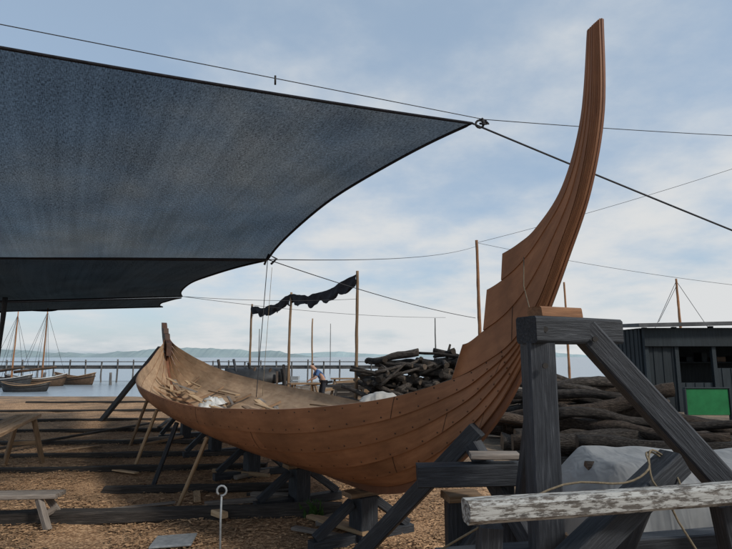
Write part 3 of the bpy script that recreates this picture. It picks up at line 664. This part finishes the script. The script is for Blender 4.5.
# centre pile
for i in range(260):
    col=i%24;row=i//24;x=.0+col*.17+R(-.1,.1)+(row%2)*.1;z=G+.12+row*.18+R(-.06,.06)
    top=1.22+.15*x-(.4 if x<.35 else 0)+.2*math.sin(x*5)
    if z>top: continue
    r=R(.04,.12);an=R(-1.4,1.4);l=R(.8,1.9);y=15.4+R(-.5,.4)
    o=log('firewood_log',(x,y,z),(x+l*math.sin(an),y+l*math.cos(an),z+R(-.1,.32)),r,r*R(.5,1),M['barkdark'],n=7,crook=.3,end='enddark')
    tag(o,'dark short log in a heaped wood pile','log',group='heaped dark logs')
for (a,b) in (((1.5,15.2,1.1),(2.8,15.4,1.6)),((2.2,15.3,1.2),(2.5,15.9,1.95)),((.6,15.0,1.0),(1.9,15.2,1.4)),((2.6,15.0,1.1),(3.4,15.2,1.7)),((.4,14.9,.8),(1.1,15.1,1.4)),((.2,15,.8),(1.0,15,1.15)),((1.0,14.8,.4),(2.6,14.9,1.1))):
    o=log('branch',a,b,.05,.03,M['barkdark'],n=8,end='enddark');tag(o,'dark branch sticking out of the wood pile','branch',group='branches in the wood pile')

def tarped(name,x0,x1,y0,y1,h,m,lab,sd,skew=0,amp=1,res=(150,70),round_=False):
    vs=[];n,k=res
    for i in range(n+1):
        for j in range(k+1):
            u=i/n;v=j/k
            a=math.pi*v;cy=-math.cos(a);sz=math.sin(a)
            yy=(abs(cy)**(.7 if round_ else .45))*(1 if cy>0 else -1);zz=max(0,sz)**(.5 if round_ else .34)
            ed=math.sin(math.pi*u)**.35 if round_ else min(1,min(u,1-u)*12)**.45
            q=noise.noise_vector(Vector((u*6+sd,v*5,sd)))
            low=1-zz
            fold=math.sin(u*64+3*noise.noise(Vector((u*7,v*1.5,sd)))*3)*.5+.5
            cr1=(fold*.055*(.12+low*1.4)*(.6+noise.noise(Vector((u*9,1,sd))))+.035*noise.noise(Vector((u*13,v*4,sd))))*amp
            lump=.04*abs(math.sin(v*math.pi*4))*zz
            x=x0+(x1-x0)*u;y=(y0+y1)/2+((y1-y0)/2+cr1*1.6+.18*low)*yy+skew*(x-x0)
            hh=h*(1+(.22 if round_ else .09)*noise.noise(Vector((u*5,sd,2))))
            vs.append((x+q.x*.03,y+q.y*.03,G+hh*zz*ed+cr1*zz+lump*ed+q.z*(.05 if round_ else .015)))
    fs=[(i*(k+1)+j,(i+1)*(k+1)+j,(i+1)*(k+1)+j+1,i*(k+1)+j+1) for i in range(n) for j in range(k)]
    o=mesh(name,vs,fs,m,smooth=True);tag(o,lab,'tarp');return o
tarped('covered_stack',2.15,7.6,5.5,7.0,.80,M['tarp'],'crinkled whitish plastic sheet draped over a timber stack',3,-.12)
for (y,z,r) in ((5.8,-.14,.14),(6.2,-.14,.15),(6.6,-.14,.14),(5.95,.12,.13),(6.4,.13,.13),(6.15,.33,.09)):
    o=log('log',(2.45,y,z),(7.2,y-.6,z),r,r*.9,M['barkred'],crook=.08);tag(o,'brown log lying under the plastic sheet','log',group='logs under the sheet')
tarped('covered_stack',-.45,1.2,13.2,14.3,.98,M['beige'],'pale lumpy sheet thrown over a small heap',9,amp=.6,res=(70,36),round_=True)
o=log('log',(2.0,5.0,-.12),(4.8,4.1,-.1),.14,.12,M['bark'],crook=.1);tag(o,'grey log lying beside the white sheet','log',group='stacked oak logs')
o=beam('board',(2.1,4.7,.1),(5,4.3,.14),.25,.05,M['gray']);tag(o,'grey weathered board beside the covered stack','board')

# ------------------------------------------------------------ shed
e=empty('black_shed',(14.5,20.2,G));tag(e,'long low black timber shed with open front','shed')
def box(name,x0,x1,y0,y1,z0,z1,m,p,bev=.01):
    vs=[(x,y,z) for z in (z0,z1) for (x,y) in ((x0,y0),(x1,y0),(x1,y1),(x0,y1))]
    fs=[(3,2,1,0),(4,5,6,7),(0,1,5,4),(1,2,6,5),(2,3,7,6),(3,0,4,7)]
    o=mesh(name,vs,fs,m,p)
    md=o.modifiers.new('b','BEVEL');md.width=bev;md.segments=1;return o
X0=9.75
vs=[(X0-.3,18.4,2.62),(21,18.4,2.86),(21,22.0,3.0),(X0-.3,22.0,2.76)];vs+=[(x,y,z+.12) for (x,y,z) in vs]
mesh('roof',vs,[(3,2,1,0),(4,5,6,7),(0,1,5,4),(1,2,6,5),(2,3,7,6),(3,0,4,7)],M['roof'],e)
box('back_wall',X0,20.7,21.5,21.62,G,2.6,M['shed'],e)
vs=[];fs=[]
for i in range(17):
    y=18.95+i*.15;k=len(vs);d=.02*(i%2)
    vs+=[(X0-.02-d,y,G),(X0-.02-d,y+.15,G),(X0-.02-d,y+.15,2.6),(X0-.02-d,y,2.6),(X0+.08,y,G),(X0+.08,y+.15,G),(X0+.08,y+.15,2.6),(X0+.08,y,2.6)]
    fs+=[(k,k+3,k+2,k+1),(k+4,k+5,k+6,k+7),(k,k+4,k+7,k+3),(k+1,k+2,k+6,k+5)]
mesh('side_wall',vs,fs,M['shed'],e)
for i,x in enumerate((X0+.1,10.9,12.2,13.6,15.3,17,18.9,20.6)):
    beam('post',(x,18.85,G),(x,18.85,2.6+.02*(x-9)),.14,.14,M['shed'],e)
box('lintel',X0,20.7,18.7,18.76,1.95,2.6,M['shed'],e)
def boards(name,x0,x1,y,z0,z1,m,p):
    vs=[];fs=[];x=x0;i=0
    while x<x1-.01:
        w=min(.16,x1-x);d=.02*(i%2);k=len(vs)
        vs+=[(x,y-d,z0),(x+w,y-d,z0),(x+w,y-d,z1),(x,y-d,z1),(x,y+.04,z0),(x+w,y+.04,z0),(x+w,y+.04,z1),(x,y+.04,z1)]
        fs+=[(k,k+1,k+2,k+3),(k,k+4,k+5,k+1),(k+3,k+2,k+6,k+7),(k,k+3,k+7,k+4),(k+1,k+5,k+6,k+2)];x+=w;i+=1
    return mesh(name,vs,fs,m,p)
boards('front_boards',15.4,20.5,18.85,G,2.2,M['shed'],e);boards('front_boards',9.95,10.83,18.85,G,2.2,M['shed'],e)
boards('half_door',12.3,13.5,18.86,-.2,1.2,M['shed'],e);boards('half_door',11.0,12.1,18.86,-.2,.7,M['shed'],e)
box('shelf',11.0,15.2,20.5,21.3,1.35,1.4,M['shed'],e)
for i in range(7):
    x=11.05+i*.6+R(0,.1);h=R(.12,.35);zz=1.4;o=box('storage_box',x,x+R(.2,.36),20.6,21.1,zz,zz+h,random.choice([M['boatbrown'],M['boatbrown'],M['shed'],M['sleeper']]),None);tag(o,'box of gear stored on a shed shelf','box',group='boxes on shed shelf')
o=box('green_board',9.45,10.7,16,16.06,-.1,.66,M['green'],None)
tag(o,'bright green flat board standing before the shed','board')
box('board_edge',9.40,10.75,15.97,16.09,.662,.70,M['shed'],o)
box('board_edge',9.39,9.446,15.97,16.09,G,.66,M['shed'],o);box('board_edge',10.704,10.76,15.97,16.09,G,.66,M['shed'],o)

# ------------------------------------------------------------ yard clutter behind the ship
def upturned(c,L,W,H,ang,m,lab):
    vs=[];fs=[];n=16;k=10;c=Vector(c);rot=Matrix.Rotation(ang,3,'Z')
    for i in range(n+1):
        u=-1+2*i/n;w=W/2*(1-u*u)**.6+.02;h=H*(.75+.25*(1-u*u))
        for j in range(k+1):
            a=math.pi*j/k;vs.append(c+rot@Vector((u*L/2,-math.cos(a)*w,math.sin(a)**.8*h-.0+.15*u*u)))
    fs=[(i*(k+1)+j,(i+1)*(k+1)+j,(i+1)*(k+1)+j+1,i*(k+1)+j+1) for i in range(n) for j in range(k)]
    o=mesh('upturned_boat',vs,fs,m,smooth=True);tag(o,lab,'boat');o.modifiers.new('s','SOLIDIFY').thickness=.04
upturned((-4.6,22.6,.45),2.6,1.3,.7,.1,M['dgreen'],'dark upturned rowing boat stacked on timbers')
random.seed(5)
for i in range(9):
    x=-5.7+R(-.1,.3);y=22.2+(i%3)*.4;z=G+.1+(i//3)*.25
    o=beam('stacked_timber',(x,y,z),(x+2.3,y+R(-.2,.2),z+R(-.02,.05)),.2,.2,random.choice([M['sleeper'],M['sleeper'],M['black']]));tag(o,'rough timber balk piled in the yard','timber',group='piled yard timbers')
for i in range(14):
    x=R(-5.6,-3.0);y=R(21.6,22);o=beam('stacked_timber',(x,y,G),(x+R(-.8,.8),y+.5,R(.9,1.5)),.09,.08,random.choice([M['sleeper'],M['boatbrown'],M['black']]));tag(o,'dark timber leaning on the stacked pile','timber',group='piled yard timbers')
for i in range(16):
    x=R(-3.6,.9);y=R(24.5,28);a=R(-.5,.5);z=G+.1+R(0,.5)
    o=beam('stacked_timber',(x,y,z),(x+1.6*math.cos(a),y+1.6*math.sin(a),z+R(-.1,.3)),.14,.12,random.choice([M['sleeper'],M['bench'],M['black']]));tag(o,'rough timber balk piled in the yard','timber',group='piled yard timbers')
bench((-.9,26,G),1.6,.7,.85,.1,M['bench'],'brown work table in the yard behind the ship')
for (x,y,l) in ((-7.3,25.6,1),(-.6,19.5,1)):
    e=empty('sawhorse',(x,y,G));tag(e,'dark wooden sawhorse standing on gravel','sawhorse',group='sawhorses')
    beam('top_beam',(x-.6,y,.5),(x+.6,y,.5),.1,.12,M['sleeper'],e)
    for sx in (-.5,.5):
        for sy in (-.35,.35): beam('leg',(x+sx,y,.45),(x+sx,y+sy,G),.07,.07,M['sleeper'],e)
for i,(x,y,w,h,m) in enumerate(((-3.0,26,.6,.5,'gray'),(-.9,24,.8,.7,'sleeper'),(.3,22,.9,.6,'bench'),(-3.9,28.5,.7,.9,'metal'),(1.6,22,.9,1.0,'sleeper'))):
    e=empty('wooden_crate',(x,y,G));tag(e,'slatted crate standing on the yard gravel','crate',group='crates in the yard')
    for k in range(4): 
        zz=G+.06+k*h/4
        for (a,b) in (((x-w/2,y-w/2),(x+w/2,y-w/2)),((x+w/2,y-w/2),(x+w/2,y+w/2)),((x-w/2,y+w/2),(x-w/2,y-w/2))):
            beam('slat',(a[0],a[1],zz+.05),(b[0],b[1],zz+.05),.02,h/4-.03,M[m],e)

# ------------------------------------------------------------ pier and moored boats
e=empty('wooden_pier',(-15,52,-1));tag(e,'long low dark wooden pier with a rail over the water','pier')
box('deck',-42,4,51,53.4,.45,.75,M['pier'],e,.02)
for i in range(31):
    x=-41.5+i*1.5
    log('pile',(x,50.85,-2.2),(x,50.85,1.2+R(-.08,.15)),.075,.07,M['pier'],e,n=8)
box('railing',-42,4,50.68,50.74,1.08,1.16,M['pier'],e,.02)
for i in range(5):
    x=-33+i*5.6;o=log('mooring_pile',(x,46+R(-.3,.3),-2.2),(x,46,R(-.1,.4)),.12,.11,M['pier'],n=8);tag(o,'grey mooring pile standing in the water','post',group='mooring piles')
def dinghy(c,L,W,H,ang,mt,mast_h,lab):
    c=Vector(c);e=empty('moored_boat',tuple(c));tag(e,lab,'boat')
    rot=Matrix.Rotation(ang,3,'Z');n=18;k=10;vs=[]
    for i in range(n+1):
        u=-1+2*i/n;w=W/2*(1-abs(u)**2.4)+.03;sh=H*(1+.6*u*u)
        for j in range(k+1):
            a=math.pi*j/k;vs.append(c+rot@Vector((u*L/2*(1+.12*(1-math.sin(a))),-math.cos(a)*w,sh-(sh+.25*(1-u*u))*math.sin(a)**.7)))
    fs=[(i*(k+1)+j,i*(k+1)+j+1,(i+1)*(k+1)+j+1,(i+1)*(k+1)+j) for i in range(n) for j in range(k)]
    o=mesh('hull',vs,fs,mt,e,smooth=True);o.modifiers.new('s','SOLIDIFY').thickness=.05
    for fz,mm in ((1.0,M['boatwhite'] if mast_h else M['bench']),(.72,M['sleeper'])):
        for sg in (-1,1):
            top=[c+rot@Vector((u*L/2*(1.12-.06*(1-fz)),sg*(W/2*(1-abs(u)**2.4)*(.9+.1*fz)+.05),H*(1+.6*u*u)*fz)) for u in [-1+i/8 for i in range(17)]]
            tube('rail',top,.035,mm,e,n=6)
    for u in (-.45,0,.4): beam('thwart',c+rot@Vector((u*L/2,-W*.4,H*.75)),c+rot@Vector((u*L/2,W*.4,H*.75)),.2,.04,M['bench'],e)
    if mast_h:
        log('mast',c+rot@Vector((.1*L,0,0)),c+rot@Vector((.1*L,0,mast_h)),.08,.04,M['orange'],e,n=8,crook=.02,knob=.03)
        log('yard',c+rot@Vector((-.4*L,0,H+.5)),c+rot@Vector((.35*L,0,H+.9)),.12,.1,M['boatbrown'],e,n=8,crook=.05)
        for sg in (1,-1):
            for q in (-.3,-.05,.2): rope(c+rot@Vector((.1*L,0,mast_h*.95)),c+rot@Vector((q*L,sg*W*.42,H)),0,.012,M['cable'],'stay',parent=e)
        rope(c+rot@Vector((.1*L,0,mast_h*.95)),c+rot@Vector((.52*L,0,H*1.4)),0,.012,M['cable'],'stay',parent=e)
dinghy((-26.9,44,-.8),4.0,1.7,.65,.35,M['boatbrown'],6.4,'small brown wooden sailing boat moored at shore')
dinghy((-28.6,43,-.8),4.2,1.7,.65,-.2,M['dgreen'],6.0,'dark small sailing boat moored at shore')
dinghy((-23.6,37.5,-.78),2.8,1.2,.42,.15,M['dgreen'],0,'dark rowing boat lying by the quay')
dinghy((-25.4,47,-.8),4.0,1.6,.65,-.3,M['boatbrown'],0,'brown open boat moored in the harbour')

# ------------------------------------------------------------ light, sky, camera
el=math.radians(40);az=math.radians(125)
w=bpy.data.worlds.new('World');sc.world=w;w.use_nodes=True;nt=w.node_tree;N=nt.nodes;L=nt.links
bg=N['Background'];bg.inputs[1].default_value=.15
sk=N.new('ShaderNodeTexSky');sk.sky_type='NISHITA';sk.sun_disc=False;sk.sun_elevation=el;sk.sun_rotation=az;sk.air_density=1.0;sk.dust_density=1.5;sk.ozone_density=1.2
tc=N.new('ShaderNodeTexCoord');sp=N.new('ShaderNodeSeparateXYZ');L.new(tc.outputs['Generated'],sp.inputs[0])
def mth(op,x,y,cl=False):
    k=N.new('ShaderNodeMath');k.operation=op;k.use_clamp=cl
    for i,v in enumerate((x,y)):
        if isinstance(v,(int,float)):k.inputs[i].default_value=v
        else:L.new(v,k.inputs[i])
    return k.outputs[0]
zz=mth('ADD',mth('MAXIMUM',sp.outputs[2],0),.22)
cb=N.new('ShaderNodeCombineXYZ');L.new(mth('DIVIDE',sp.outputs[0],zz),cb.inputs[0]);L.new(mth('DIVIDE',sp.outputs[1],zz),cb.inputs[1])
def nz(s,d,off):
    mp=N.new('ShaderNodeMapping');mp.inputs['Location'].default_value=off;L.new(cb.outputs[0],mp.inputs[0])
    n=N.new('ShaderNodeTexNoise');n.inputs['Scale'].default_value=s;n.inputs['Detail'].default_value=d;n.inputs['Roughness'].default_value=.58;L.new(mp.outputs[0],n.inputs['Vector']);return n.outputs['Fac']
c1=nz(1.7,9,(2.3,1.1,0));c2=nz(.5,4,(7,3,0))
hz=N.new('ShaderNodeMapRange');hz.inputs[1].default_value=0;hz.inputs[2].default_value=.6;hz.inputs[3].default_value=.19;hz.inputs[4].default_value=-.02;L.new(sp.outputs[2],hz.inputs[0])
rt=mth('MULTIPLY',sp.outputs[0],.10)
f=mth('ADD',mth('ADD',mth('MULTIPLY',c1,.6),mth('MULTIPLY',c2,.4)),mth('ADD',hz.outputs[0],rt))
mr=N.new('ShaderNodeMapRange');mr.interpolation_type='SMOOTHSTEP';mr.inputs[1].default_value=.46;mr.inputs[2].default_value=.73;mr.inputs[3].default_value=.6;mr.inputs[4].default_value=1;L.new(f,mr.inputs[0])
cm2=N.new('ShaderNodeMapRange');cm2.inputs[1].default_value=.6;cm2.inputs[2].default_value=1;L.new(mr.outputs[0],cm2.inputs[0])
cc=N.new('ShaderNodeMix');cc.data_type='RGBA';L.new(cm2.outputs[0],cc.inputs[0]);cc.inputs[6].default_value=(2.85,3.65,4.5,1);cc.inputs[7].default_value=(4.75,4.85,4.9,1)
mx=N.new('ShaderNodeMix');mx.data_type='RGBA';L.new(mr.outputs[0],mx.inputs[0]);L.new(sk.outputs[0],mx.inputs[6]);L.new(cc.outputs[2],mx.inputs[7])
L.new(mx.outputs[2],bg.inputs[0])
sl=bpy.data.lights.new('sun','SUN');sl.energy=2.6;sl.angle=math.radians(8);sl.color=(1,.95,.87)
so=bpy.data.objects.new('sun',sl);link(so);d=Vector((math.cos(el)*math.sin(az),math.cos(el)*math.cos(az),math.sin(el)));so.rotation_euler=d.to_track_quat('Z','Y').to_euler();so.location=(0,0,20)
cam=bpy.data.cameras.new('camera');cam.sensor_width=36;cam.lens=26.07;cam.clip_end=20000;cam.clip_start=.05
co=bpy.data.objects.new('camera',cam);link(co);co.location=(0,0,1.6);co.rotation_euler=(math.radians(98.8),0,0);sc.camera=co
